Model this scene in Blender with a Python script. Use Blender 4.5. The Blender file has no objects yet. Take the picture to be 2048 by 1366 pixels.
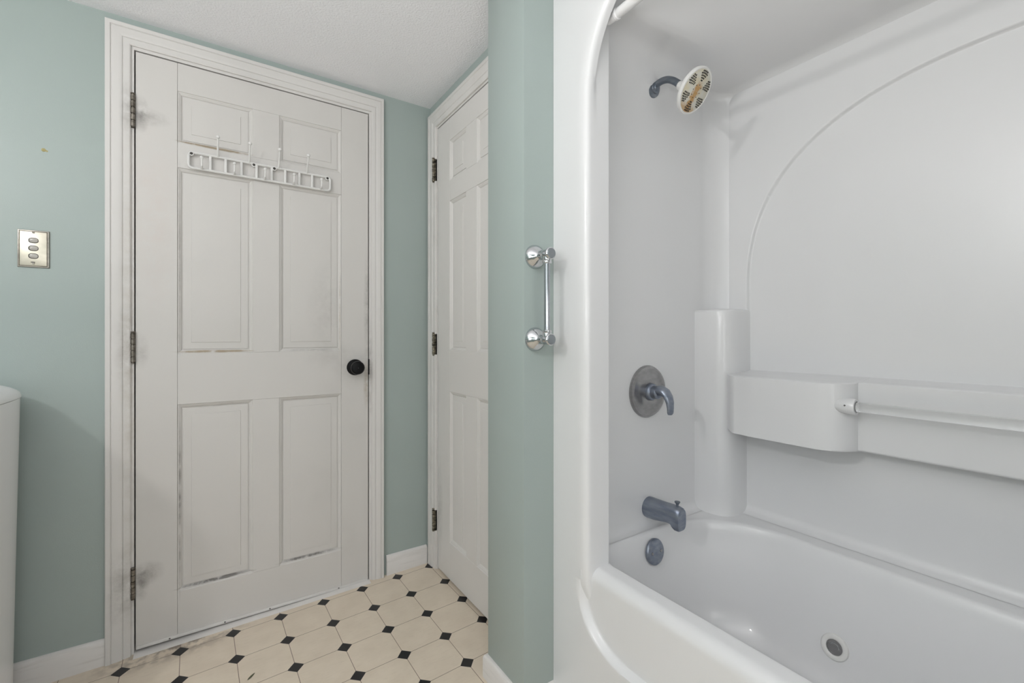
import bpy, bmesh, math, random
from mathutils import Vector, Matrix
random.seed(7)
PI = math.pi
S = bpy.context.scene
C = S.collection

# ------------------------------------------------------------------ camera
cd = bpy.data.cameras.new('camera'); cam = bpy.data.objects.new('camera', cd); C.objects.link(cam)
cd.sensor_width = 36; cd.lens = 892/2048*36; cd.shift_y = -12/2048; cd.clip_start = .02
cam.location = (0, 0, 1.085); cam.rotation_euler = (PI/2, 0, -math.atan2(.553, .833))
S.camera = cam

# ------------------------------------------------------------------ light and exposure
w = bpy.data.worlds.new('world'); S.world = w; w.use_nodes = True
w.node_tree.nodes['Background'].inputs[0].default_value = (.8, .85, .9, 1)
w.node_tree.nodes['Background'].inputs[1].default_value = .3
S.view_settings.view_transform = 'Standard'; S.view_settings.look = 'None'
S.view_settings.gamma = 1; S.view_settings.use_curve_mapping = False
S.view_settings.exposure = -0.41

def area(name, loc, to, sx, sy, power, col):
    l = bpy.data.lights.new(name, 'AREA'); l.shape = 'RECTANGLE'; l.size = sx; l.size_y = sy
    l.energy = power; l.color = col
    o = bpy.data.objects.new(name, l); C.objects.link(o); o.location = loc
    o.rotation_euler = (Vector(to) - Vector(loc)).to_track_quat('-Z', 'Y').to_euler()
    return o
area('left_fill', (-1.72, -.42, 1.35), (0, -.05, .9), 1.2, 1.15, 9, (.985, .985, 1))  # added fill from the left, set at an invented window
area('rear_fill', (.22, -1.17, .72), (.10, 1.5, .3), 1.1, 1.35, 15, (1, .975, .985))  # added low fill from behind the camera; no doorway is built there
area('ceiling_bounce_fill', (-.75, -.10, 1.25), (-.5, -.05, 3), .9, 1.0, 35, (1, .985, .99))  # added upward panel standing in for ceiling bounce, not a fixture
def bulb(name, loc, power, r, col):
    l = bpy.data.lights.new(name, 'POINT'); l.energy = power; l.shadow_soft_size = r; l.color = col
    o = bpy.data.objects.new(name, l); C.objects.link(o); o.location = loc
bulb('vanity_bulb', (-1.30, .38, 1.965), 36, .03, (1, .98, .965))
bulb('point_fill', (-.2, -.75, 1.85), 1.5, .16, (1, .985, .975))  # added soft fill point behind the camera, not a real lamp

# ------------------------------------------------------------------ materials
def mat(name, col, rough=.5, metal=0, coat=0, spec=.5, coat_rough=.05):
    m = bpy.data.materials.new(name); m.use_nodes = True
    b = m.node_tree.nodes['Principled BSDF']
    b.inputs['Base Color'].default_value = (*col, 1); b.inputs['Roughness'].default_value = rough
    b.inputs['Metallic'].default_value = metal; b.inputs['Coat Weight'].default_value = coat
    b.inputs['Coat Roughness'].default_value = coat_rough; b.inputs['Specular IOR Level'].default_value = spec
    return m
class NT:
    def __init__(s, m): s.t = m.node_tree; s.b = s.t.nodes['Principled BSDF']
    def n(s, ty, ins=None, **kw):
        o = s.t.nodes.new(ty)
        for k, v in kw.items(): setattr(o, k, v)
        for k, v in (ins or {}).items():
            if isinstance(v, bpy.types.NodeSocket): s.t.links.new(v, o.inputs[k])
            else: o.inputs[k].default_value = v
        return o
    def m(s, op, a, b=0.0, c=0.0, clamp=False):
        return s.n('ShaderNodeMath', {0: a, 1: b, 2: c}, operation=op, use_clamp=clamp).outputs[0]
    def pos(s): return s.n('ShaderNodeNewGeometry').outputs['Position']
    def noise(s, scale, detail=3, vec=None, rough=.5):
        return s.n('ShaderNodeTexNoise', {'Vector': vec or s.pos(), 'Scale': scale, 'Detail': detail, 'Roughness': rough}).outputs[0]
    def ramp(s, f, a, b):
        return s.n('ShaderNodeMapRange', {0: f, 1: a, 2: b}).outputs[0]
    def mix(s, f, a, b):
        o = s.t.nodes.new('ShaderNodeMix'); o.data_type = 'RGBA'
        for i, v in ((0, f), (6, a), (7, b)):
            if isinstance(v, bpy.types.NodeSocket): s.t.links.new(v, o.inputs[i])
            else: o.inputs[i].default_value = v if i == 0 else (*v, 1)
        return o.outputs[2]
    def col(s, v): s.t.links.new(v, s.b.inputs['Base Color'])
    def bump(s, h, strength, dist):
        o = s.n('ShaderNodeBump', {'Strength': strength, 'Distance': dist, 'Height': h}); s.t.links.new(o.outputs[0], s.b.inputs['Normal'])
    def near(s, p, r, stretch=(1, 1, 1)):
        d = s.n('ShaderNodeVectorMath', {0: s.pos(), 1: p}, operation='SUBTRACT').outputs[0]
        d = s.n('ShaderNodeVectorMath', {0: d, 1: tuple(1/k for k in stretch)}, operation='MULTIPLY').outputs[0]
        l = s.n('ShaderNodeVectorMath', {0: d}, operation='LENGTH').outputs['Value']
        return s.ramp(l, r, r*.15)

MINT = (.365, .427, .409)
m_wall = mat('mint_paint', MINT, .38); t = NT(m_wall)
t.bump(t.noise(420, 2), .16, .001)
t.col(t.mix(t.ramp(t.noise(2.2, 3), .35, .75), MINT, (.35, .412, .392)))
m_ceil = mat('ceiling_paint', (.90, .905, .93), .75); t = NT(m_ceil)
t.bump(t.noise(150, 3), .6, .004)
m_trim = mat('trim_paint', (.70, .685, .665), .4); t = NT(m_trim)
t.bump(t.noise(90, 3), .08, .001)
t.col(t.mix(t.ramp(t.noise(7, 5), .5, .8), (.70, .685, .665), (.63, .61, .585)))
m_trim2 = mat('baseboard_paint', (.74, .72, .70), .4); t = NT(m_trim2)
mp_ = t.n('ShaderNodeMapping', {'Vector': t.pos(), 'Scale': (4, 4, 45)}).outputs[0]
t.col(t.mix(t.ramp(t.noise(2, 5, mp_), .52, .8), (.73, .71, .69), (.62, .60, .575)))

def door_mat(name, spots, base=(.625, .608, .585)):
    m = mat(name, base, .42); t = NT(m)
    grime = t.ramp(t.noise(20, 9, rough=.7), .34, .64)
    broad = t.ramp(t.noise(3.5, 5), .55, .85)
    c = t.mix(broad, base, tuple(k*.93 for k in base))
    for p, r, st, amt, dc in spots:
        f = t.m('MULTIPLY', t.m('MULTIPLY', t.near(p, r, st), grime), amt, clamp=True)
        c = t.mix(f, c, dc)
    t.col(c); t.bump(t.noise(70, 3), .06, .001)
    return m
DK = (.16, .15, .14); BR = (.36, .30, .22); PK = (.62, .53, .49)
m_doorA = door_mat('door_paint_worn', [
    ((-.20, 1.968, 1.835), .075, (1, 1, .45), .55, DK), ((-.212, 1.968, 1.84), .03, (.8, 1, 2.2), .8, DK),
    ((-.212, 1.968, 1.03), .04, (.6, 1, 1.6), .35, DK), ((-.18, 1.968, 1.5), .28, (.3, 1, 1.4), .35, PK),
    ((-.195, 1.968, .27), .05, (1, 1, .9), .6, DK), ((-.212, 1.968, .24), .03, (.8, 1, 2.2), .7, DK),
    ((.545, 1.968, .87), .05, (.3, 1, 2.2), .9, BR), ((.55, 1.968, 1.2), .3, (.06, 1, 1), .5, DK),
    ((.50, 1.968, .95), .1, (1, 1, 1), .2, DK), ((.38, 1.968, 1.2), .16, (.5, 1, 1.3), .16, DK),
    ((.40, 1.968, 1.0), .14, (.8, 1, .5), .15, DK),
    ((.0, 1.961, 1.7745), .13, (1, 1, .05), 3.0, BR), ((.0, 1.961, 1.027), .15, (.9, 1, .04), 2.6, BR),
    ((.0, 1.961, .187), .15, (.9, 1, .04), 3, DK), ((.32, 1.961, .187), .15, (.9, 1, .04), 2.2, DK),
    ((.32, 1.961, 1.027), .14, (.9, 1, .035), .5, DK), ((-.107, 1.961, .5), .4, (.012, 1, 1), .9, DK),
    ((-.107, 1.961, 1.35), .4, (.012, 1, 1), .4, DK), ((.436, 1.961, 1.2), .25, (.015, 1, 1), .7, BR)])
m_doorB = door_mat('second_door_paint', [((.842, 1.86, .3), .25, (1, .15, 1), .3, DK)], (.70, .683, .66))
m_caseA = door_mat('casing_paint_worn', [
    ((-.245, 1.95, 1.84), .07, (.35, 1, 1.6), .5, DK), ((-.245, 1.95, 1.04), .12, (.35, 1, 1.4), .35, DK),
    ((-.25, 1.95, .24), .12, (.5, 1, 1.4), .45, DK), ((-.24, 1.95, 1.0), 1.1, (.03, 1, 1), .3, BR),
    ((.56, 1.95, .93), .25, (.06, 1, 1), .5, DK)], (.67, .655, .637))
m_grime = mat('edge_grime', (.28, .24, .19), .8)
m_bit = mat('dried_leaf', (.10, .10, .06), .7)
m_gap_shade = mat('gap_shade', (.012, .010, .009), .9)  # near-black colour painted for the unlit gaps round the doors
m_tub = mat('gelcoat_white', (.755, .76, .765), .3, coat=.35, coat_rough=.06); t = NT(m_tub)
t.bump(t.noise(9, 3), .05, .01)
m_plastic = mat('white_plastic', (.87, .87, .87), .22)
m_rod = mat('white_rod', (.80, .80, .80), .25)
m_rack = mat('white_enamel', (.74, .735, .72), .3)
m_chrome = mat('chrome', (.62, .635, .65), .07, metal=1)
m_bar = mat('satin_chrome', (.46, .48, .51), .14, metal=1)
m_cap = mat('cap_grey', (.30, .33, .35), .3, metal=.6)
def worn_metal(name, a, b, rough):
    m = mat(name, a, rough, metal=.85); t = NT(m)
    mp = t.n('ShaderNodeMapping', {'Vector': t.pos(), 'Scale': (30, 12, 60)}).outputs[0]
    t.col(t.mix(t.ramp(t.noise(1.6, 5, mp), .35, .7), a, b)); return m
m_blue = worn_metal('tarnished_blue_metal', (.22, .25, .315), (.32, .35, .40), .34)
m_nickel = worn_metal('spotted_nickel', (.33, .325, .33), (.40, .395, .395), .26)
m_arm = worn_metal('shower_arm_metal', (.17, .20, .24), (.25, .27, .30), .42)
m_hinge = worn_metal('hinge_metal', (.13, .115, .095), (.30, .275, .24), .4)
m_hingeB = worn_metal('hinge_flaked', (.03, .027, .022), (.42, .38, .30), .5)
m_black = mat('black_knob', (.004, .004, .005), .4, spec=.2)
m_satin = mat('satin_knob', (.45, .44, .41), .3, metal=1)
m_plate = worn_metal('champagne_plate', (.60, .565, .47), (.66, .62, .52), .36)
m_frame = worn_metal('pewter_frame', (.33, .31, .275), (.45, .42, .37), .38)
m_button = mat('rocker_clear_grey', (.40, .38, .34), .22, coat=.4)
m_dark = mat('dark_recess', (.03, .027, .022), .6)
m_glue = mat('yellow_glue', (.50, .43, .20), .4)
m_acryl = mat('clear_acrylic', (.96, .97, .97), .04); NT(m_acryl).b.inputs['Transmission Weight'].default_value = .9
NT(m_acryl).b.inputs['IOR'].default_value = 1.45
m_head = mat('shower_white', (.76, .76, .74), .3)
m_face = mat('shower_face', (.70, .69, .62), .4); t = NT(m_face)
HC = Vector((1.2, .815, 1.822)); HN = Vector((.11, -.79, -.60)).normalized()
HV = (Vector((0, 0, 1)) - HN*HN.z).normalized(); HU = HV.cross(HN)
rel = t.n('ShaderNodeVectorMath', {0: t.pos(), 1: tuple(HC)}, operation='SUBTRACT').outputs[0]
du = t.n('ShaderNodeVectorMath', {0: rel, 1: tuple(HU)}, operation='DOT_PRODUCT').outputs['Value']
dv = t.n('ShaderNodeVectorMath', {0: rel, 1: tuple(HV)}, operation='DOT_PRODUCT').outputs['Value']
wob = t.m('MULTIPLY', t.m('SUBTRACT', t.noise(90, 4), .5), .03)
band = t.ramp(t.m('ABSOLUTE', t.m('ADD', du, wob)), .017, .007)
low = t.ramp(dv, .03, .012)
bot = t.ramp(t.m('ADD', dv, wob), -.036, -.05)
rust = t.m('MAXIMUM', t.m('MULTIPLY', band, low), t.m('MULTIPLY', bot, .75))
rust = t.m('MULTIPLY', rust, t.ramp(t.noise(160, 3), .25, .42), clamp=True)
c = t.mix(t.ramp(t.noise(40, 3), .4, .65), (.66, .65, .58), (.66, .61, .46))
t.col(t.mix(rust, c, (.50, .29, .10)))

# floor: square vinyl tiles with black diamonds on their corners
m_floor = mat('vinyl_floor', (.5, .45, .36), .33); t = NT(m_floor)
OX, OY, TH, SP = .823, 1.9266, .0327, .1542
xyz = t.n('ShaderNodeSeparateXYZ', {0: t.pos()}).outputs
gx = t.m('SUBTRACT', xyz[0], OX); gy = t.m('SUBTRACT', xyz[1], OY)
ct, st_ = math.cos(TH)/SP, math.sin(TH)/SP
pu = t.m('ADD', t.m('MULTIPLY', gx, ct), t.m('MULTIPLY', gy, st_))
pv = t.m('SUBTRACT', t.m('MULTIPLY', gy, ct), t.m('MULTIPLY', gx, st_))
fu = t.m('ABSOLUTE', t.m('SUBTRACT', pu, t.m('ROUND', pu))); fv = t.m('ABSOLUTE', t.m('SUBTRACT', pv, t.m('ROUND', pv)))
dia = t.m('LESS_THAN', t.m('ADD', fu, fv), .163)
line = t.m('LESS_THAN', t.m('MINIMUM', fu, fv), .0062)
base = t.mix(t.ramp(t.noise(14, 6), .35, .7), (.72, .63, .51), (.67, .58, .465))
mpf = t.n('ShaderNodeMapping', {'Vector': t.pos(), 'Scale': (30, 160, 1)}).outputs[0]
base = t.mix(t.m('MULTIPLY', t.ramp(t.noise(1, 3, mpf), .5, .8), .35), base, (.57, .49, .39))
scuff = t.m('MULTIPLY', t.near((-.12, 1.93, 0), .16, (1.6, .5, 1)), t.ramp(t.noise(40, 5), .4, .6))
base = t.mix(t.m('MULTIPLY', scuff, .8), base, (.15, .12, .10))
c = t.mix(line, base, (.22, .165, .13))
t.col(t.mix(dia, c, (.010, .010, .011)))

# ------------------------------------------------------------------ mesh helpers
class MB:
    def __init__(s): s.v = []; s.f = []
    def add(s, v, f):
        n = len(s.v); s.v += [tuple(p) for p in v]; s.f += [tuple(i+n for i in q) for q in f]; return s
    def box(s, lo, hi, bev=0, seg=2):
        bm = bmesh.new(); bmesh.ops.create_cube(bm, size=1)
        for v in bm.verts: v.co = Vector([(lo[i]+hi[i])/2 + v.co[i]*(hi[i]-lo[i]) for i in range(3)])
        if bev: bmesh.ops.bevel(bm, geom=bm.edges[:], offset=bev, segments=seg, profile=.5, affect='EDGES')
        bm.verts.index_update(); s.add([v.co[:] for v in bm.verts], [[v.index for v in f.verts] for f in bm.faces]); bm.free(); return s
    def rings(s, rings, closed=True, cap0=True, cap1=True, loop=False):
        n = len(rings[0]); v = [p for r in rings for p in r]; f = []
        R = len(rings)
        for i in range(R if loop else R-1):
            a, b = i*n, ((i+1) % R)*n
            for j in range(n if closed else n-1):
                k = (j+1) % n; f.append((a+j, a+k, b+k, b+j))
        if cap0: f.append(tuple(reversed(range(n))))
        if cap1: f.append(tuple(range((R-1)*n, R*n)))
        return s.add(v, f)
    def lathe(s, prof, o, ax, n=40, cap0=True, cap1=True):
        o = Vector(o); ax = Vector(ax).normalized()
        u = ax.orthogonal().normalized(); w_ = ax.cross(u)
        return s.rings([[o + ax*h + (u*math.cos(2*PI*k/n) + w_*math.sin(2*PI*k/n))*r for k in range(n)] for r, h in prof], True, cap0, cap1)
    def tube(s, path, rad, n=20, cap=True):
        P = [Vector(p) for p in path]; R = rad if isinstance(rad, (list, tuple)) else [rad]*len(P)
        rs = []; u = None
        for i, p in enumerate(P):
            d = (P[min(i+1, len(P)-1)] - P[max(i-1, 0)]).normalized()
            u = (d.orthogonal() if u is None else u - d*u.dot(d)).normalized(); w_ = d.cross(u)
            rs.append([p + (u*math.cos(2*PI*k/n) + w_*math.sin(2*PI*k/n))*R[i] for k in range(n)])
        return s.rings(rs, True, cap, cap)
    def ball(s, c, r, n=16):
        c = Vector(c)
        return s.lathe([(r*math.sin(PI*k/n)+1e-5, -r*math.cos(PI*k/n)) for k in range(n+1)], c, (0, 0, 1), n*2)
    def grid(s, fn, us, vs):
        n = len(vs); v = [fn(a, b) for a in us for b in vs]
        return s.add(v, [(i*n+j, i*n+j+1, (i+1)*n+j+1, (i+1)*n+j) for i in range(len(us)-1) for j in range(n-1)])
    def build(s, name, m, parent=None, loc=None, sharp=35, fix=True, merge=0):
        me = bpy.data.meshes.new(name)
        o = Vector(loc) if loc is not None else (parent_loc(parent) if parent else Vector((0, 0, 0)))
        me.from_pydata([Vector(p)-o for p in s.v], [], s.f)
        if fix:
            bm = bmesh.new(); bm.from_mesh(me)
            if merge: bmesh.ops.remove_doubles(bm, verts=bm.verts[:], dist=merge)
            bmesh.ops.recalc_face_normals(bm, faces=bm.faces[:]); bm.to_mesh(me); bm.free()
        me.polygons.foreach_set('use_smooth', [True]*len(me.polygons))
        me.set_sharp_from_angle(angle=math.radians(sharp))
        me.materials.append(m)
        ob = bpy.data.objects.new(name, me); C.objects.link(ob)
        if parent is not None: ob.parent = parent; ob.location = o - parent_loc(parent)
        else: ob.location = o
        return ob
def parent_loc(p):
    v = Vector((0, 0, 0))
    while p is not None: v = v + p.location; p = p.parent
    return v
def tag(o, label=None, cat=None, group=None, kind=None):
    if label: o['label'] = label
    if cat: o['category'] = cat
    if group: o['group'] = group
    if kind: o['kind'] = kind
    return o
def thing(name, loc, label, cat, group=None, kind=None):
    o = bpy.data.objects.new(name, None); C.objects.link(o); o.location = loc; o.empty_display_size = .05
    return tag(o, label, cat, group, kind)
def struct(mb, name, m, label, cat, sharp=35, fix=True):
    return tag(mb.build(name, m, sharp=sharp, fix=fix), label, cat, kind='structure')
def lin(a, b, n): return [a + (b-a)*i/(n-1) for i in range(n)]
def sm(x, a, b):
    t = max(0, min(1, (x-a)/(b-a))); return t*t*(3-2*t)
def zf(x, y): return -.0255 + .0161*x + .0172*y        # the old floor is not quite level

YA, XB, ZC = 1.968, .842, 2.154
XW, YW0, YW1 = .715, 1.017, 1.214                       # the wing wall

# ------------------------------------------------------------------ room shell
mb = MB(); mb.add([(-1.75, -1.25, zf(-1.75, -1.25)), (1.75, -1.25, zf(1.75, -1.25)), (1.75, 2.1, zf(1.75, 2.1)), (-1.75, 2.1, zf(-1.75, 2.1))] +
                  [(-1.75, -1.25, -.15), (1.75, -1.25, -.15), (1.75, 2.1, -.15), (-1.75, 2.1, -.15)],
                  [(0, 1, 2, 3), (4, 7, 6, 5), (0, 4, 5, 1), (1, 5, 6, 2), (2, 6, 7, 3), (3, 7, 4, 0)])
struct(mb, 'floor', m_floor, 'cream vinyl floor printed with octagon tiles and small black diamonds', 'floor')
struct(MB().box((-1.75, -1.25, ZC), (1.75, 2.1, ZC+.1)), 'ceiling', m_ceil, 'white lightly textured low ceiling', 'ceiling')
zb = -.1
DA0, DA1, DAz0, DAz1 = -.227, .553, .019, 2.049         # door A
DB1, DB0, DBz0, DBz1 = 1.877, 1.245, .030, 2.024        # door B (along y)
mb = MB()
mb.box((-1.75, YA, zb), (DA0-.018, YA+.12, ZC)); mb.box((DA1+.018, YA, zb), (XB+.12, YA+.12, ZC)); mb.box((DA0-.018, YA, DAz1+.018), (DA1+.018, YA+.12, ZC))
struct(mb, 'wall_back', m_wall, 'mint green painted wall around the dirty white panel door', 'wall')
mb = MB()
mb.box((XB, DB1+.018, zb), (XB+.12, YA, ZC)); mb.box((XB, YW1-.01, zb), (XB+.12, DB0-.018, ZC)); mb.box((XB, DB0-.018, DBz1+.018), (XB+.12, DB1+.018, ZC))
struct(mb, 'wall_right', m_wall, 'mint green wall strip around the second white door', 'wall')
struct(MB().box((XW, YW0, zb), (XB+.9, YW1, ZC), .0015), 'wall_partition', m_wall, 'mint green wing wall end between the doors and the shower unit', 'wall')
struct(MB().box((-1.75, -1.3, zb), (1.75, -1.2, ZC)), 'wall_front', m_wall, 'mint green wall behind the camera', 'wall')
mb = MB(); wy0, wy1, wz0, wz1 = -1.04, .20, .75, 1.95  # opening for the added, unseen window at the left fill
mb.box((-1.85, -1.3, zb), (-1.75, wy0, ZC)); mb.box((-1.85, wy1, zb), (-1.75, 2.09, ZC)); mb.box((-1.85, wy0, zb), (-1.75, wy1, wz0)); mb.box((-1.85, wy0, wz1), (-1.75, wy1, ZC))
struct(mb, 'wall_left', m_wall, 'mint green side wall left of the camera with the added window', 'wall')
mb = MB()
for lo, hi in (((-1.75, wy0-.06, wz0-.06), (-1.735, wy1+.06, wz0)), ((-1.75, wy0-.06, wz1), (-1.735, wy1+.06, wz1+.06)), ((-1.75, wy0-.06, wz0), (-1.735, wy0, wz1)), ((-1.75, wy1, wz0), (-1.735, wy1+.06, wz1))): mb.box(lo, hi)
struct(mb, 'added_window', m_trim, 'added white window frame on the unseen wall left of the camera', 'window')  # unseen window, added to go with the left fill light

# ------------------------------------------------------------------ door casings, jambs
def casing_profile():   # across width from outer edge (0) to inner (1): (t, thickness)
    return [(0, 0), (0, .0165), (.03, .018), (.20, .018), (.235, .0145), (.27, .0165), (.52, .0155), (.66, .0125), (.69, .0095), (.72, .0115), (.95, .0095), (1, .007), (1, 0)]
def casing(mp, a0, a1, zt, wd, z0a, z0b, wr=None):
    """mp(u, z, d): u along wall, d out of the wall. frame around opening a0..a1 (inner edges), top inner zt"""
    mb = MB(); rs = []
    pr = casing_profile()
    def ring(u, z, du, dz): return [mp(u + du*(wr if wr and du > 0 else wd)*(1-t_), z + dz*wd*(1-t_), d) for t_, d in pr]
    rs.append(ring(a0, z0a, -1, 0)); rs.append(ring(a0, zt, -1, 1)); rs.append(ring(a1, zt, 1, 1)); rs.append(ring(a1, z0b, 1, 0))
    mb.rings(rs, True); return mb
mpA = lambda u, z, d: (u, YA-d, z)
mpB = lambda u, z, d: (XB-d, u, z)
mb = casing(mpA, DA0-.012, DA1+.014, DAz1+.014, .064, zf(-.27, 1.95)-.004, zf(.6, 1.95)-.003, .051)
struct(mb, 'trim_1', m_caseA, 'scuffed white moulded casing around the hook rack door', 'door casing', sharp=20)
mb = casing(mpB, DB1+.010, DB0-.010, DBz1+.012, .068, zf(.83, 1.94)-.004, zf(.83, 1.24)-.004)
# flip direction so the outer edge is outward
def casingB():
    mb = MB(); rs = []; pr = casing_profile()
    def ring(u, z, du, dz): return [mpB(u + du*.068*(1-t_), z + dz*.068*(1-t_), d) for t_, d in pr]
    rs = [ring(DB1+.010, zf(.83, 1.94)-.004, 1, 0), ring(DB1+.010, DBz1+.012, 1, 1), ring(DB0-.010, DBz1+.012, -.3, 1), ring(DB0-.010, zf(.83, 1.24)-.004, -.3, 0)]
    mb.rings(rs, True); return mb
struct(casingB(), 'trim_2', m_trim, 'white moulded casing around the narrow door in the corner', 'door casing', sharp=20)
# jambs (boxes lining the openings) with stops
mb = MB()
mb.box((DA0-.018, YA-.001, zb), (DA0-.004, YA+.12, DAz1+.018)); mb.box((DA1+.004, YA-.001, zb), (DA1+.018, YA+.12, DAz1+.018)); mb.box((DA0-.004, YA-.001, DAz1+.004), (DA1+.004, YA+.12, DAz1+.018))
struct(mb, 'trim_3', m_caseA, 'white jamb lining of the hook rack door', 'door jamb')
mb = MB()
mb.box((XB-.001, DB1+.003, zb), (XB+.12, DB1+.018, DBz1+.018)); mb.box((XB-.001, DB0-.018, zb), (XB+.12, DB0-.003, DBz1+.018)); mb.box((XB-.001, DB0-.003, DBz1+.004), (XB+.12, DB1+.003, DBz1+.018))
struct(mb, 'trim_4', m_trim, 'white jamb lining of the narrow corner door', 'door jamb')
# near-black slabs behind the doors, standing in for shade in the gaps
mb = MB(); mb.box((DA0-.018, YA+.06, zb), (DA1+.018, YA+.118, DAz1+.018)); struct(mb, 'trim_5', m_gap_shade, 'near-black slab standing in for shade behind the hook rack door', 'shade slab')
mb = MB(); mb.box((XB+.06, DB0-.018, zb), (XB+.118, DB1+.018, DBz1+.018)); struct(mb, 'trim_6', m_gap_shade, 'near-black slab standing in for shade behind the narrow corner door', 'shade slab')

# ------------------------------------------------------------------ baseboards
def baseboard(name, mp, u0, u1, zt, z0, z1, label, th=.012):
    mb = MB(); pr = lambda z: [(0, z-.02), (th, z-.02), (th, zt-.012), (th-.003, zt-.006), (th-.007, zt-.001), (0, zt)]
    mb.rings([[mp(u0, z, d) for d, z in pr(z0)], [mp(u1, z, d) for d, z in pr(z1)]])
    return struct(mb, name, m_trim2, label, 'baseboard', sharp=50)
baseboard('baseboard_back', mpA, -1.74, DA0-.077, .088, zf(-1.7, 1.95), zf(-.3, 1.95), 'scuffed white baseboard below the light switch wall')
baseboard('baseboard_corner', mpA, DA1+.079, XB-.019, .105, zf(.6, 1.95), zf(.83, 1.95), 'short scuffed baseboard between the two doors')
mb = MB(); th = .012
def wrap(off, z): return [(XB, YW1+off, z), (XW-off, YW1+off, z), (XW-off, YW0-off, z), (.8198, YW0-off, z)]
prof = [(0, -.03), (th, -.03), (th, .068), (.009, .075), (.005, .079), (0, .081)]
rs = list(zip(*[wrap(o_, z_) for o_, z_ in prof]))
mb.rings([list(r) for r in rs]); struct(mb, 'baseboard_partition', m_trim2, 'white baseboard wrapping the foot of the mint wing wall', 'baseboard', sharp=50)

# ------------------------------------------------------------------ six panel doors
def rect(mp, u0, u1, z0, z1, d): return [mp(u0, z0, d), mp(u1, z0, d), mp(u1, z1, d), mp(u0, z1, d)]
def panel_mesh(mp, u0, u1, z0, z1):
    mb = MB(); s_ = 1 if u1 > u0 else -1; rs = []
    for ins, d in ((0, -.0015), (.0015, -.0035), (.004, -.0035), (.006, -.0050), (.010, -.0072), (.0125, -.0105), (.0150, -.0112), (.0156, -.0085), (.0390, -.0076), (.0396, -.0076), (.0402, -.0056), (.0425, -.0054)):
        rs.append(rect(mp, u0+s_*ins, u1-s_*ins, z0+ins, z1-ins, d))
    mb.rings(rs, True, False, True); return mb
def grime_mesh(mp, u0, u1, z0, z1):
    mb = MB()
    s_ = 1 if u1 > u0 else -1
    mb.rings([rect(mp, u0+s_*.0115, u1-s_*.0115, z0+.0115, z1-.0115, -.0098), rect(mp, u0+s_*.0165, u1-s_*.0165, z0+.0165, z1-.0165, -.0092)], True, False, False); return mb
def build_door(root, mp, u0, u1, zb_, zt_, cols, rows, material):
    """cols: [(a,b),(c,d)] panel spans from the hinge side; rows: [(z0,z1)...] low to high"""
    mb = MB()
    def bx(a, b, z0, z1):
        p, q = mp(a, z0, -.035), mp(b, z1, 0)
        lo = [min(p[i], q[i]) for i in range(3)]; hi = [max(p[i], q[i]) for i in range(3)]
        mb.box(lo, hi, .0006, 1)
    g = .0003
    (a, b), (c_, d_) = cols; s_ = 1 if u1 > u0 else -1
    bx(u0, a-s_*g*2, zb_, zt_); bx(d_+s_*g*2, u1, zb_, zt_)
    zs = [zb_] + [z for r in rows for z in r] + [zt_]
    for i in range(0, len(zs), 2): bx(a, d_, zs[i], zs[i+1])
    for z0, z1 in rows: bx(b, c_, z0+g, z1-g)
    mb.build('door_frame', material, root)
    for (p, q) in cols:
        for z0, z1 in rows:
            panel_mesh(mp, p, q, z0, z1).build('door_panel', material, root, sharp=8)
def hinge(root, mp, u, z0, z1, m, leaf):
    mb = MB(); n = 5; dd = .006 if leaf < .008 else .013; h = (z1-z0)/n
    for k in range(n):
        a = z0 + k*h + .0012; b = z0 + (k+1)*h - .0012
        mb.lathe([(.0045, 0), (.0066, .001), (.0066, b-a-.001), (.0045, b-a)], mp(u, a, dd), (0, 0, 1), 16)
    mb.lathe([(.0042, 0), (.0042, z1-z0)], mp(u, z0, dd), (0, 0, 1), 12)
    mb.lathe([(.0045, 0), (.007, .002), (.0055, .005), (.001, .006)], mp(u, z1, dd), (0, 0, 1), 14)
    mb.lathe([(.0045, 0), (.0055, -.002), (.001, -.004)], mp(u, z0, dd), (0, 0, 1), 14)
    p, q = mp(u-leaf, z0+.002, -.001), mp(u+leaf, z1-.002, .0022 if leaf < .008 else .0108)
    mb.box([min(p[i], q[i]) for i in range(3)], [max(p[i], q[i]) for i in range(3)])
    return mb.build('hinge', m, root)

rowsA = [(.178, .840), (1.021, 1.680), (1.768, 1.951)]
dA = thing('door_1', (DA0, YA, DAz0), 'worn white six panel door with the hook rack, black knob and dark hinges', 'door', kind='structure')
build_door(dA, mpA, DA0, DA1, DAz0, DAz1, [(-.113, .118), (.208, .441)], rowsA, m_doorA)
for z0, z1 in ((.195, .296), (.994, 1.094), (1.789, 1.899)): hinge(dA, mpA, -.2335, z0, z1, m_hinge, .006)
kn = MB(); kn.lathe([(.001, 0), (.034, 0), (.034, .004), (.030, .009), (.018, .011), (.013, .014), (.012, .026), (.017, .031), (.0255, .036), (.0285, .044), (.0275, .052), (.022, .057), (.010, .0585), (.001, .0585)], (.497, YA, .949), (0, -1, 0), 48, False, False)
tag(kn.build('door_knob', m_black, dA), 'black round knob')
tag(MB().box((DA1-.0005, YA-.0025, .915), (DA1+.0055, YA+.004, .982), .001).build('latch_plate', m_black, dA), 'dark latch plate')
dB = thing('door_2', (XB, DB1, DBz0), 'narrow white six panel door in the corner, half hidden by the wing wall', 'door', kind='structure')
build_door(dB, mpB, DB1, DB0, DBz0, DBz1, [(1.757, 1.605), (1.517, 1.365)], [(.19, .843), (1.021, 1.667), (1.755, 1.929)], m_doorB)
for z0, z1 in ((.193, .290), (.996, 1.094), (1.788, 1.892)): hinge(dB, mpB, 1.898, z0, z1, m_hingeB, .011)
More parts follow.
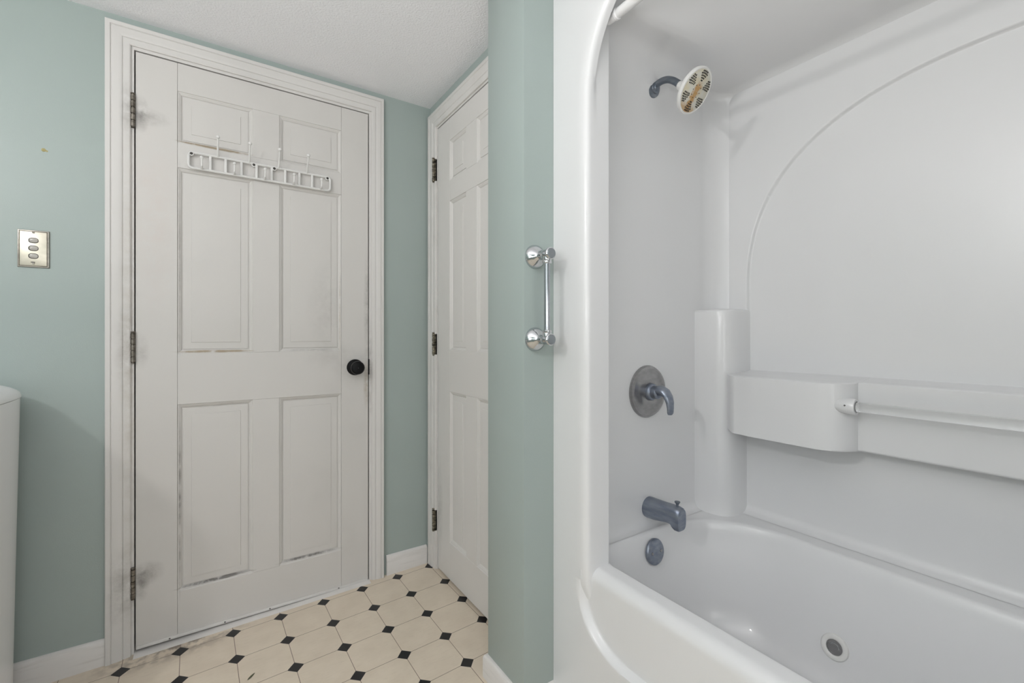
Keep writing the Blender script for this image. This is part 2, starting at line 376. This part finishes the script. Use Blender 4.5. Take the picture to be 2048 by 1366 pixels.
kn = MB(); kn.lathe([(.001, 0), (.030, 0), (.030, .003), (.026, .007), (.013, .009), (.012, .025), (.020, .031), (.026, .040), (.0265, .048), (.024, .053), (.001, .054)], (XB, 1.308, .938), (-1, 0, 0), 40, False, False)
tag(kn.build('door_knob', m_satin, dB), 'satin metal knob')
# door sweep and threshold at the foot of door A
swp = MB().box((DA0+.002, YA-.004, .0185), (DA1-.002, YA+.001, .0285), .001).build('door_sweep', m_trim, dA)
for x in (-.135, .028, .175, .43):
    MB().lathe([(.001, 0), (.0026, 0), (.0022, .0012), (.001, .0016)], (x, YA-.004, .0235), (0, -1, 0), 14, False, False).build('screw', m_dark, swp)
mb = MB(); rs = []
for x in lin(DA0-.004, DA1+.004, 24):
    z = zf(x, 1.95)
    rs.append([(x, YA+.02, z-.01), (x, YA-.030, z-.01), (x, YA-.030, z+.0005), (x, YA-.020, z+.0018), (x, YA-.010, z+.003), (x, YA+.02, z+.004)])
mb.rings(rs); struct(mb, 'trim_7', m_trim2, 'pale worn threshold strip below the hook rack door', 'threshold', sharp=60)

# ------------------------------------------------------------------ hook rack on the door
YR = YA - .006
rack = thing('hook_rack', (.156, YR, 1.68), 'white metal hook rack with nine ball tipped hooks screwed across the door', 'hook rack')
def rrect(cx, cz, hx, hz, r, n=8):
    out = []
    for qx, qz, a0 in ((1, 1, 0), (-1, 1, 90), (-1, -1, 180), (1, -1, 270)):
        for k in range(n+1):
            a = math.radians(a0 + 90*k/n); out.append((cx + qx*(hx-r) + r*math.cos(a), cz + qz*(hz-r) + r*math.sin(a)))
    return out
mb = MB()
loopc = rrect(.1565, 1.7105, .2375, .0275, .012)
rs = []
N = len(loopc)
for i, (x, z) in enumerate(loopc):
    xa, za = loopc[i-1]; xb, zb2 = loopc[(i+1) % N]; d = Vector((xb-xa, 0, zb2-za)).normalized(); nn = Vector((d.z, 0, -d.x))
    rs.append([Vector((x, YR-.006, z)) + nn*.0045*math.cos(a) + Vector((0, 1, 0))*.0055*math.sin(a) for a in [2*PI*k/12 for k in range(12)]])
mb.rings(rs, True, False, False, loop=True)
for x in (-.017, .030, .080, .129, .180, .227, .278, .325): mb.box((x-.0042, YR-.010, 1.684), (x+.0042, YR-.001, 1.737), .0018)
for x in (-.073, .120, .189, .383): mb.lathe([(.001, 0), (.0075, 0), (.0075, .008), (.006, .009), (.0035, .009)], (x, YR-.001, 1.733), (0, -1, 0), 20, False, True)
mb.build('frame', m_rack, rack)
for x in (-.073, .120, .189, .383):
    tag(MB().lathe([(.001, .0), (.0048, .0), (.0045, .0015), (.001, .0025)], (x, YR-.0098, 1.733), (0, -1, 0), 16, False, False).build('screw', m_dark, rack), 'dark screw head')
for x in (.006, .105, .204, .305):
    mb = MB(); mb.tube([(x, YR-.006, 1.738), (x, YR-.012, 1.742), (x, YR-.022, 1.752), (x, YR-.036, 1.772), (x, YR-.048, 1.793)], [.0045, .0042, .0035, .003, .003], 12); mb.ball((x, YR-.050, 1.796), .0062, 10)
    mb.build('tall_hook', m_rack, rack)
for x in (-.042, .057, .156, .256, .357):
    mb = MB(); mb.tube([(x, YR-.006, 1.686), (x, YR-.018, 1.685), (x, YR-.030, 1.690), (x, YR-.033, 1.70), (x, YR-.034, 1.712)], [.0042, .004, .0035, .003, .0028], 12); mb.ball((x, YR-.034, 1.7165), .006, 10)
    mb.build('short_hook', m_rack, rack)

# ------------------------------------------------------------------ light switch
sx, sz = -.469, 1.3525
sw = thing('light_switch', (sx, YA, sz), 'pewter framed champagne metal plate with three oval switches on the mint wall', 'light switch')
mb = MB(); rs = []
for ins, d in ((0, 0), (0, .003), (.0015, .0055), (.0035, .006), (.0045, .004), (.0055, .0035)):
    rs.append([(x, YA-d, z) for x, z in ((sx-.035+ins, sz-.0575+ins), (sx+.035-ins, sz-.0575+ins), (sx+.035-ins, sz+.0575-ins), (sx-.035+ins, sz+.0575-ins))])
mb.rings(rs, True, False, True); mb.build('plate_frame', m_frame, sw, sharp=25)
MB().box((sx-.0295, YA-.0055, sz-.0515), (sx+.0290, YA-.003, sz+.0525), .0006).build('plate', m_plate, sw)
def oval(cx_, cz_, hx, hz, d0, d1, tp=.9, n=36, ex=2.6):
    def rg(k, d): return [(cx_ + k*hx*math.copysign(abs(math.cos(a))**(2/ex), math.cos(a)), YA-d, cz_ + k*hz*math.copysign(abs(math.sin(a))**(2/ex), math.sin(a))) for a in [2*PI*i/n for i in range(n)]]
    return MB().rings([rg(1, d0), rg(1, d1-.001), rg(tp, d1)], True, True, True)
for dz in (.0255, .0015, -.0225):
    b = oval(sx, sz+dz, .0118, .0088, .004, .0060).build('switch', m_dark, sw)
    r_ = oval(sx+.001, sz+dz, .0095, .0068, .005, .0092, .62); r_.build('rocker', m_button, b)
for z in (sz+.0505, sz-.0455):
    MB().lathe([(.001, .001), (.0032, .001), (.0028, .0024), (.001, .003)], (sx, YA-.0045, z), (0, -1, 0), 14, False, False).build('screw', m_frame, sw)
oval(sx-.001, sz-.0415, .0055, .0014, .004, .0062).build('slot', m_dark, sw)

# dab of glue on the wall
mb = MB(); mb.lathe([(.0055, 0), (.005, .0015), (.003, .003), (.001, .0035)], (-.448, YA, 1.664), (0, -1, 0), 12, True, False)
mb.lathe([(.003, 0), (.0025, .001), (.001, .0015)], (-.441, YA, 1.662), (0, -1, 0), 10, True, False)
tag(mb.build('glue_dab', m_glue, loc=(-.448, YA, 1.664)), 'small yellowish dab of glue on the mint wall above the light switch', 'glue dab')

# ------------------------------------------------------------------ tall bin left
bx_, by_ = -.645, 1.645
bn = thing('lidded_bin', (bx_, by_, zf(bx_, by_)), 'tall glossy white plastic bin with rounded lid at the left edge', 'bin')
def se(hx, hy, z, ex=5.5, n=72):
    return [(bx_ + hx*math.copysign(abs(math.cos(a))**(2/ex), math.cos(a)), by_ + hy*math.copysign(abs(math.sin(a))**(2/ex), math.sin(a)), z) for a in [2*PI*i/n for i in range(n)]]
z0 = zf(bx_, by_)
MB().rings([se(.158, .280, z0+.002), se(.165, .287, z0+.008), se(.166, .2885, .12), se(.172, .292, .5), se(.179, .296, .895), se(.179, .296, .9045), se(.174, .291, .9045)], True, True, True).build('body', m_plastic, bn, sharp=50)
rs = [se(.176, .293, .9045), se(.181, .298, .9065), se(.1815, .2985, .912)]
for k in range(1, 12):
    a = k/11*PI/2; rs.append(se(.1815*(1-.86*(1-math.cos(a))), .2985*(1-.86*(1-math.cos(a))), .912+.056*math.sin(a), 5.5-2.3*k/11))
MB().rings(rs, True, True, True).build('lid', m_plastic, bn, sharp=50)

# fragment on the floor
lx, ly = 0.093, 1.634
lz = zf(lx, ly); L = []
for k in range(9):
    q = k/8; w_ = .0036*math.sin(PI*q)**.7+.0004
    L.append([(lx + .022*(q-.5) + .5*w_*a, ly + .022*(q-.5) - .9*w_*a, lz + .0012 + .0012*math.sin(PI*q)*(1-b)) for a, b in ((-1, 1), (0, 0), (1, 1), (0, 1.4))])
tag(MB().rings(L).build('leaf_fragment', m_bit, loc=(lx, ly, lz)), 'small dark green fragment lying on a cream floor tile', 'leaf fragment')

# ------------------------------------------------------------------ grab bar
gb = thing('grab_bar', (.752, YW0, 1.19), 'short vertical chrome grab bar on the mint wing wall', 'grab bar')
MB().tube([(.752, .960, z) for z in (1.075, 1.095, 1.29, 1.31)], .0085, 24).build('bar', m_bar, gb)
for z in (1.074, 1.307):
    s_ = 1 if z < 1.2 else -1
    MB().lathe([(.001, 0), (.034, 0), (.034, .003), (.0325, .009), (.028, .015), (.021, .021), (.014, .026), (.0115, .030), (.0115, .034), (.001, .034)], (.752, YW0, z), (0, -1, 0), 40, False, False).build('wall_flange', m_chrome, gb)
    mb = MB(); mb.lathe([(.011, .030), (.0125, .034), (.0135, .045), (.0135, .064), (.0155, .067), (.0165, .070), (.0165, .074), (.0145, .076)], (.752, YW0, z), (0, -1, 0), 32)
    mb.lathe([(.0115, .004), (.0125, .015), (.0115, .018), (.0125, .020), (.0125, .024), (.0105, .026), (.008, .026)], (.752, .960, z), (0, 0, s_), 28)
    post = mb.build('post', m_chrome, gb)
    MB().lathe([(.001, .0762), (.0135, .0762), (.0125, .078), (.001, .0785)], (.752, YW0, z), (0, -1, 0), 32, False, False).build('end_cap', m_cap, post)

# ------------------------------------------------------------------ one piece tub and shower unit
XF, YO, YC = .820, 1.0165, .23           # face plane, outer side, centre
XR, YE, XBK = .906, .99, 1.605           # recess edge, end wall, back wall
ZR = .455
mir = lambda y: 2*YC - y
unit = thing('tub_shower_unit', (1.2, YC, 0), 'glossy white one-piece moulded bathtub and shower surround', 'bathtub')
# front flange and arched opening
def ceil_z(X, y):
    yy = abs(y-YC); W_ = .893-YC
    arch = 1.70 + .40*max(0, 1-(min(yy, W_*.9999)/W_)**3.0)**(1/2.3)
    front = max(1.95, min(arch, 2.09))
    k = sm(X, XR, 1.50)
    a = max(0, min(1, (X-(XBK-.05))/.05))
    return front*(1-k) + 1.985*k - .035*(1-math.sqrt(1-a*a))
def arch_pts():
    P = [(.893, z) for z in (.36, .41, .455, .5, .7, .9, 1.1, 1.3, 1.5, 1.6, 1.66)]
    W_, H_, zc = .893-YC, .40, 1.70; n = 26
    for k in range(1, n+1):
        a = PI/2*k/n
        P.append((YC + W_*max(0, math.cos(a))**(2/3.0), zc + H_*math.sin(a)**(2/2.3)))
    return P
AP = arch_pts(); FULL = AP + [(mir(y), z) for y, z in reversed(AP[:-1])]
rs = []
for i, (y, z) in enumerate(FULL):
    a = FULL[max(i-1, 0)]; b = FULL[min(i+1, len(FULL)-1)]
    d = Vector((b[0]-a[0], b[1]-a[1])).normalized(); nn = Vector((d.y, -d.x))      # outward from the opening
    if i < 10: nn = Vector((1, 0))
    if i >= len(FULL)-10: nn = Vector((-1, 0))
    w_ = 1 - sm(z, 1.93, 2.02); sg = 1 if y >= YC else -1     # the wall behind the lip stays upright
    y2 = y + (YC + sg*.663 - y)*w_; z2 = z if z < 1.93 else max(z, ceil_z(XR, y)); n2 = Vector((sg, 0)) if z < 1.93 else nn
    ring = [(XR+.001, y2 + n2.x*.11, z2 + n2.y*.02)]
    for X, o_ in ((XR+.0005, -.0125), (XR-.0006, -.0136), (.904, -.0139), (.900, -.0139), (.862, -.0139), (.852, -.0139)):
        ring.append((X, y2 + n2.x*o_, z2 + n2.y*o_))
    for X, o_ in ((.849, -.0139), (.838, -.0138), (.8325, -.0130), (.828, -.0105), (.8245, -.006), (.822, .001), (.8205, .010), (.820, .018), (.820, .024)):
        ring.append((X, y + nn.x*o_, z + nn.y*o_))
    if i < 2 or i >= len(FULL)-2:
        dx = (.020, .003)[min(i, len(FULL)-1-i)]; ring = ring[:7] + [(p[0]+dx, p[1], p[2]) for p in ring[7:]]
    else: dx = 0
    # out to the edge of the unit
    oy = YO if y >= YC else mir(YO); oz = ZC-.001
    ty = (oy-y)/nn.x if abs(nn.x) > 1e-4 else 1e9; tz = (oz-z)/nn.y if nn.y > 1e-4 else 1e9
    tt = min(ty, tz)
    ring.append((XF+dx, y + nn.x*tt*.6, z + nn.y*tt*.6)); ring.append((XF+dx, y + nn.x*tt, z + nn.y*tt))
    rs.append(ring)
MB().rings(rs, False, False, False).build('front_flange', m_tub, unit, sharp=50)
# end walls, cove and ceiling as one sheet
def cove(X):
    k = sm(X, 1.15, 1.56); return .12*(1-k) + .03*k, .20*(1-k) + .035*k
def end_y(X):
    r = .10; x0 = XBK-r
    return YE if X < x0 else YE - (r - math.sqrt(max(0, r*r-(X-x0)**2)))
def shell_pt(X, t_):
    """t_ 0..1 up the end wall, 1..2 cove, 2..3 ceiling to centre"""
    ye = end_y(X); rh, rv = cove(X)
    if t_ <= 0.08:
        a = (1-t_/.08)*PI/2; r = .03      # foot fillet into the deck
        return (X, ye - r + r*math.cos(a) if True else ye, ZR + r - r*math.sin(a))
    zt = ceil_z(X, ye-rh)
    if t_ <= 1:
        z = ZR+.03 + (zt-rv-ZR-.03)*(t_-.08)/.92; return (X, ye, z)
    if t_ <= 2:
        a = (t_-1)*PI/2; return (X, ye - rh + rh*math.cos(a), zt - rv + rv*math.sin(a))
    y = (ye-rh) + (YC-(ye-rh))*(t_-2)
    return (X, y, ceil_z(X, y))
XS = lin(XR, 1.50, 16) + lin(1.505, 1.55, 7) + [XBK-.05+.05*math.sin(PI/2*k/16) for k in range(1, 17)]
TS = lin(0, .08, 7) + lin(.12, 1, 16) + lin(1.08, 2, 12) + lin(2.03, 3, 34)
mb = MB(); mb.grid(shell_pt, XS, TS); mb.build('end_wall', m_tub, unit, sharp=60)
mb = MB(); mb.grid(lambda X, t_: (lambda p: (p[0], mir(p[1]), p[2]))(shell_pt(X, t_)), XS, TS); mb.build('end_wall', m_tub, unit, sharp=60)
# back wall
def in_arch(y, z):
    yy = abs(y-YC)/.64
    if z < 1.25: return 1-yy
    zz = (z-1.25)/.578
    return 1-((yy**2.35 + zz**2.35)**(1/2.35))
LT, LB = .952, .757
BLK0, BLK1 = .512, .84
def back_x(y, z):
    ins = in_arch(y, z)
    x = XBK - .012 + .014*sm(ins, -.0045, .0045) if z > LT else XBK-.02
    # ledge band
    m_ = sm(z, LB-.014, LB+.002)*(1-sm(z, LT-.004, LT+.010))
    yy = y if y >= YC else mir(y)
    q = max(0, min(1, (yy-BLK0)/.085)); blk = .088*math.sqrt(1-(1-q)**2)
    blk -= .006*sm(yy, .76, .83) + .06*sm(yy, .825, .90)
    dep = .065 + blk
    if z > LT-.02 and blk > 0: pass
    x -= dep*m_ if z <= LT+.012 else 0
    # foot fillet into the deck
    if z < ZR+.03:
        a = (ZR+.03-z)/.03; x -= .03*(1-math.sqrt(max(0, 1-a*a)))
    return x
ys = lin(mir(.985), mir(BLK0+.06), 60) + lin(mir(BLK0+.057), mir(BLK0-.002), 30) + lin(mir(BLK0-.003), BLK0-.004, 190) + [BLK0+.085*(k/34)**2 for k in range(35)] + lin(BLK0+.088, .795, 70) + lin(.80, .90, 50) + lin(.905, .985, 8)
zs = lin(ZR, ZR+.03, 8) + lin(.50, LB-.016, 12) + lin(LB-.014, LB+.002, 8) + lin(LB+.006, LT-.008, 10) + lin(LT-.006, LT+.013, 30) + lin(LT+.016, 1.2, 20) + lin(1.205, 1.86, 250) + lin(1.865, 1.99, 8)
mb = MB(); mb.grid(lambda y, z: (back_x(y, z), y, z), ys, zs); mb.build('back_wall', m_tub, unit, sharp=70)
# corner columns
def column(sgn):
    def ring(hx, hy, z, n=40, ex=4.6):
        out = []
        for k in range(n+1):
            a = PI/2*k/n
            x = XBK+.004 - hx*abs(math.cos(a))**(2/ex); y = YE+.004 - hy*abs(math.sin(a))**(2/ex)
            out.append((x, y if sgn > 0 else mir(y), z))
        out.append((XBK+.01, YE+.02 if sgn > 0 else mir(YE+.02), z))
        return out
    rs = [ring(.151, .130, ZR-.002), ring(.149, .128, ZR+.010), ring(.149, .128, ZR+.05)]
    rs += [ring(.149, .128, z) for z in (.6, .8, 1.0, 1.15)]
    rs += [ring(.149, .128, 1.168), ring(.1475, .1265, 1.173), ring(.143, .122, 1.177), ring(.135, .114, 1.179)]
    return MB().rings(rs, True, False, True)
column(1).build('corner_column', m_tub, unit, sharp=60); column(-1).build('corner_column', m_tub, unit, sharp=60)
# bosses that hold the clear bar
BX, BZ = 1.478, .888
for s_ in (1, -1):
    y1 = BLK0-.012 if s_ > 0 else mir(BLK0-.012)
    mb = MB(); mb.lathe([(.012, -.055), (.018, -.042), (.0215, -.026), (.0225, 0), (.0215, .002), (.016, .002), (.0155, -.012), (.001, -.012)], (BX-.010, y1, BZ), (0, -s_, 0), 32)
    bs = mb.build('bar_boss', m_tub, unit)
    MB().lathe([(.001, 0), (.0022, 0), (.002, .001), (.001, .0014)], (BX-.0325, y1+s_*.018, BZ+.004), (-1, 0, 0), 12, False, False).build('screw', m_dark, bs)
# apron with rounded sunken field and rolled rim
def apron_pt(y, t_):
    """t_ 0..1 face from floor to z .425, 1..2 rolled rim, 2..3 flat rim top, 3..4 inner lip"""
    yy = y if y >= YC else mir(y)
    k = 1-sm(yy, .892, .905)
    z = -.03 + .455*min(t_, 1)
    def rin():
        Y0, Z0, ry, rz = .905, .262, .16, .12
        dy = max(0, yy-(Y0-ry)); dz = max(0, (Z0+rz)-z)
        return 1-math.hypot(dy/ry, dz/rz)
    dep = .020*sm(rin(), -.02, .09)
    if t_ <= 1:
        return (XF + dep, y, z)
    if t_ <= 2:
        a = (t_-1)*PI/2; r = .030
        if k <= .5: return (XF + .02*0, y, .425 + .030*(t_-1))
        x = (XF+.020)+r - r*math.cos(a); zz = .425 + r*math.sin(a)
        return (x*k + XF*(1-k), y, zz)
    if t_ <= 3:
        return (.870 + (.900-.870)*(t_-2), y, ZR) if k > .5 else (XF, y, ZR)
    a = (t_-3)*PI/2; r = .008
    return ((.900 + r*math.sin(a), y, ZR - r + r*math.cos(a)) if k > .5 else (XF, y, ZR))
ysA = lin(mir(YO), mir(.906), 8) + lin(mir(.9045), mir(.891), 10) + lin(mir(.888), mir(.70), 24) + lin(mir(.69), .69, 40) + lin(.70, .888, 36) + lin(.891, .9045, 12) + lin(.906, YO, 8)
tsA = lin(0, .55, 8) + lin(.57, .99, 50) + lin(1, 2, 14) + lin(2.2, 3, 4) + lin(3.15, 4, 5)
mb = MB(); mb.grid(apron_pt, ysA, tsA); mb.build('apron', m_tub, unit, sharp=50, merge=1e-5)
# deck and basin
def rr(x0, x1, y0, y1, r, z, n=14, rf=.11):
    out = []; r = min(r, (x1-x0)-rf-.001)
    for cx_, cy_, a0, q in ((x1-r, y1-r, 0, r), (x0+rf, y1-rf, 90, rf), (x0+rf, y0+rf, 180, rf), (x1-r, y0+r, 270, r)):
        for k in range(n+1):
            a = math.radians(a0 + 90*k/n); out.append((cx_ + q*math.cos(a), cy_ + q*math.sin(a), z))
    return out
rs = [rr(.885, 1.615, mir(1.0), 1.0, .02, ZR-.0008, rf=.02), rr(.8985, 1.508, mir(.966), .966, .27, ZR-.0008), rr(.903, 1.504, mir(.962), .962, .27, ZR-.001), rr(.9075, 1.499, mir(.957), .957, .27, ZR-.004), rr(.910, 1.495, mir(.953), .953, .27, ZR-.010)]
for z, x0, x1, ye, yn in ((.42, .915, 1.488, .948, .49), (.36, .922, 1.476, .940, .47), (.28, .932, 1.459, .928, .44), (.20, .946, 1.440, .913, .40), (.15, .960, 1.424, .898, .37), (.115, .985, 1.398, .872, .33), (.098, 1.02, 1.365, .84, .29), (.092, 1.06, 1.33, .80, .25)):
    rs.append(rr(x0, x1, mir(ye) + (.49-yn)*.0 + (.957-ye)*1.5, ye, .25 if z > .2 else .20, z))
MB().rings(rs, True, False, True).build('basin', m_tub, unit, sharp=60, fix=True)

# ------------------------------------------------------------------ fixtures
# shower head
YS = .967
sh = thing('showerhead', (1.215, YE, 1.905), 'round white shower head with rust stained face on a curved grey arm', 'shower head')
fl = MB(); fl.lathe([(.001, -.012), (.029, -.012), (.0295, .002), (.0285, .005), (.024, .008), (.0185, .009), (.017, .013), (.0125, .015), (.011, .018)], (1.203, YS+.002, 1.901), (.05, -1, -.22), 36, False, True)
fl.build('wall_flange', m_arm, sh)
neck = HC - HN*.052
def bez(p0, p1, p2, p3, n):
    o = []
    for i in range(n+1):
        t_ = i/n; o.append(Vector(p0)*(1-t_)**3 + Vector(p1)*3*t_*(1-t_)**2 + Vector(p2)*3*t_*t_*(1-t_) + Vector(p3)*t_**3)
    return o
MB().tube(bez((1.203, YS, 1.902), (1.203, YS-.035, 1.917), (1.203, YS-.065, 1.908), tuple(neck), 18), .0105, 24).build('arm', m_arm, sh)
mb = MB(); mb.lathe([(.008, -.062), (.0125, -.060), (.0145, -.050), (.0155, -.040), (.0150, -.030), (.020, -.024), (.040, -.017), (.060, -.010), (.0655, -.005), (.0665, .001), (.0655, .005), (.0625, .0065), (.0600, .005)], HC, HN, 56, True, True)
hd = mb.build('head', m_head, sh, sharp=40)
MB().lathe([(.0605, .0045), (.057, .0062), (.001, .0075)], HC, HN, 56, False, False).build('spray_face', m_face, hd)
mb = MB()
def noz(u, v, r=.0019):
    p = HC + HU*u + HV*v + HN*.0064; mb.lathe([(r, 0), (r*.9, .0012), (.0002, .0014)], p, HN, 8, False, False)
for g_ in range(6):
    a0 = math.radians(30 + 60*g_ + 5)
    for rr_, cnt, sp in ((.030, 2, .16), (.0365, 3, .16), (.0430, 4, .15), (.0495, 5, .135), (.0550, 4, .125)):
        for k in range(cnt):
            a = a0 + (k-(cnt-1)/2)*sp; noz(rr_*math.cos(a), rr_*math.sin(a), .0024)
for k in range(8): noz(.018*math.cos(k*PI/4), .018*math.sin(k*PI/4), .0017)
mb.build('nozzles', m_dark, hd)
# mixer valve
vx, vz = 1.197, .899
va = thing('shower_valve', (vx, YE, vz), 'round spotted nickel shower valve with a curved lever handle', 'shower valve')
MB().lathe([(.001, 0), (.087, 0), (.087, .003), (.083, .010), (.076, .013), (.074, .0125), (.055, .015), (.036, .018), (.030, .0165), (.001, .0165)], (vx, YE, vz), (0, -1, 0), 64, False, False).build('escutcheon', m_nickel, va, sharp=30)
mb = MB(); mb.lathe([(.028, .010), (.028, .022), (.025, .027), (.0215, .029), (.0205, .040), (.021, .046), (.018, .050), (.016, .052)], (vx, YE, vz), (0, -1, 0), 40)
hb = mb.build('hub', m_blue, va)
pts = [((0, -.046, .006), .019, .017), ((0, -.058, .008), .021, .017), ((.001, -.072, .003), .021, .014), ((.003, -.082, -.010), .0195, .011), ((.005, -.087, -.028), .017, .009), ((.006, -.088, -.046), .0145, .0075), ((.007, -.087, -.060), .0135, .007), ((.007, -.086, -.066), .010, .005)]
rs = []
PP = [Vector(p) for p, _, _ in pts]
for i, (p, hx_, ht) in enumerate(pts):
    d = (PP[min(i+1, len(PP)-1)]-PP[max(i-1, 0)]).normalized(); side = Vector((1, 0, 0)); nrm = d.cross(side).normalized()
    rs.append([Vector((vx, YE, vz)) + PP[i] + side*hx_*math.cos(a) + nrm*ht*math.sin(a) for a in [2*PI*k/24 for k in range(24)]])
MB().rings(rs).build('lever', m_blue, va, sharp=60)
# tub spout
px_, pz = 1.205, .513
sp_ = thing('tub_spout', (px_, YE, pz), 'blue-grey tarnished tub spout with small diverter knob', 'tub spout')
rs = []
for yo, hw, zt, zb3, ex in ((.0, .033, .034, -.034, 2), (.006, .0335, .0345, -.0345, 2), (.03, .0325, .0345, -.033, 2.1), (.06, .0285, .035, -.028, 2.3), (.085, .0255, .036, -.024, 2.6), (.098, .0245, .0365, -.025, 2.8), (.104, .024, .0365, -.033, 3), (.112, .0235, .036, -.038, 3.2), (.124, .0225, .034, -.038, 3.2), (.129, .020, .030, -.034, 3.2)):
    ring = []
    for k in range(36):
        a = 2*PI*k/36; cz_ = (zt+zb3)/2; hz = (zt-zb3)/2
        ring.append((px_ + hw*math.copysign(abs(math.cos(a))**(2/ex), math.cos(a)), YE-yo, pz + cz_ + hz*math.copysign(abs(math.sin(a))**(2/ex), math.sin(a))))
    rs.append(ring)
MB().rings(rs).build('spout_body', m_blue, sp_, sharp=45)
MB().lathe([(.004, -.003), (.004, .006), (.0055, .009), (.0085, .013), (.0085, .0155), (.001, .016)], (px_, YE-.112, pz+.036), (0, 0, 1), 20).build('diverter_knob', m_arm, sp_)
# overflow plate
on = Vector((0, -1, .14)).normalized(); oc = Vector((1.172, .9385, .392))
ov = thing('overflow_plate', oc, 'round blue-grey overflow plate with two screws below the tub spout', 'overflow plate')
MB().lathe([(.001, -.003), (.040, -.003), (.0405, .003), (.038, .006), (.033, .008), (.001, .0095)], oc, on, 48, False, False).build('plate', m_blue, ov)
for dx in (-.021, .021):
    MB().lathe([(.001, 0), (.0048, 0), (.0042, .002), (.001, .0026)], oc + Vector((dx, 0, 0)) + on*.0085, on, 16, False, False).build('screw', m_nickel, ov)
# tub jet fitting
jn = Vector((-1, 0, .22)).normalized(); jc = Vector((1.4425, .54, .213))
jt = thing('jet_fitting', jc, 'round white jet fitting with a ribbed metal hole low in the tub wall', 'jet fitting')
MB().lathe([(.034, -.004), (.034, .002), (.032, .005), (.029, .006), (.022, .0055), (.020, .004), (.0195, -.004), (.0195, -.006)], jc, jn, 48, True, True).build('ring', m_head, jt)
mb = MB(); mb.lathe([(.0195, .0025), (.0185, .0035), (.0165, .0035), (.0165, .0015), (.0185, .0010), (.0155, .0005), (.0135, .0012), (.0135, -.002)], jc+jn*.001, jn, 40, True, True)
mb.build('threaded_sleeve', m_nickel, jt)
MB().lathe([(.0133, .0), (.001, .0002)], jc+jn*.0018, jn, 32, False, False).build('hole', m_dark, jt)
MB().tube([jc+jn*.003+Vector((0, .011*math.cos(a), .011*math.sin(a))) for a in lin(.6, 3.4, 12)], .0009, 8).build('spring_clip', m_chrome, jt)
# clear bar in front of the ledge
cb = MB(); cb.tube([(BX-.010, y, BZ) for y in lin(BLK0-.016, mir(BLK0-.016), 12)], .0132, 28)
tag(cb.build('clear_bar', m_acryl, loc=(BX-.010, YC, BZ)), 'clear acrylic towel bar along the moulded shower ledge', 'towel bar')
# shower curtain rod
RX, RZ = .873, 1.925
rd = thing('curtain_rod', (RX, YC, RZ), 'white shower curtain rod across the top of the shower opening', 'curtain rod')
y0r = .853
MB().tube([(RX, y, RZ) for y in lin(y0r-.03, mir(y0r-.03), 8)], .0125, 28).build('rod', m_rod, rd)
for s_ in (1, -1):
    yy = y0r if s_ > 0 else mir(y0r)
    MB().lathe([(.008, .0), (.0105, .002), (.0112, .012), (.0125, .028), (.0145, .030), (.0145, .036), (.0125, .038)], (RX, yy, RZ), (0, -s_, 0), 28).build('end_socket', m_plastic, rd)
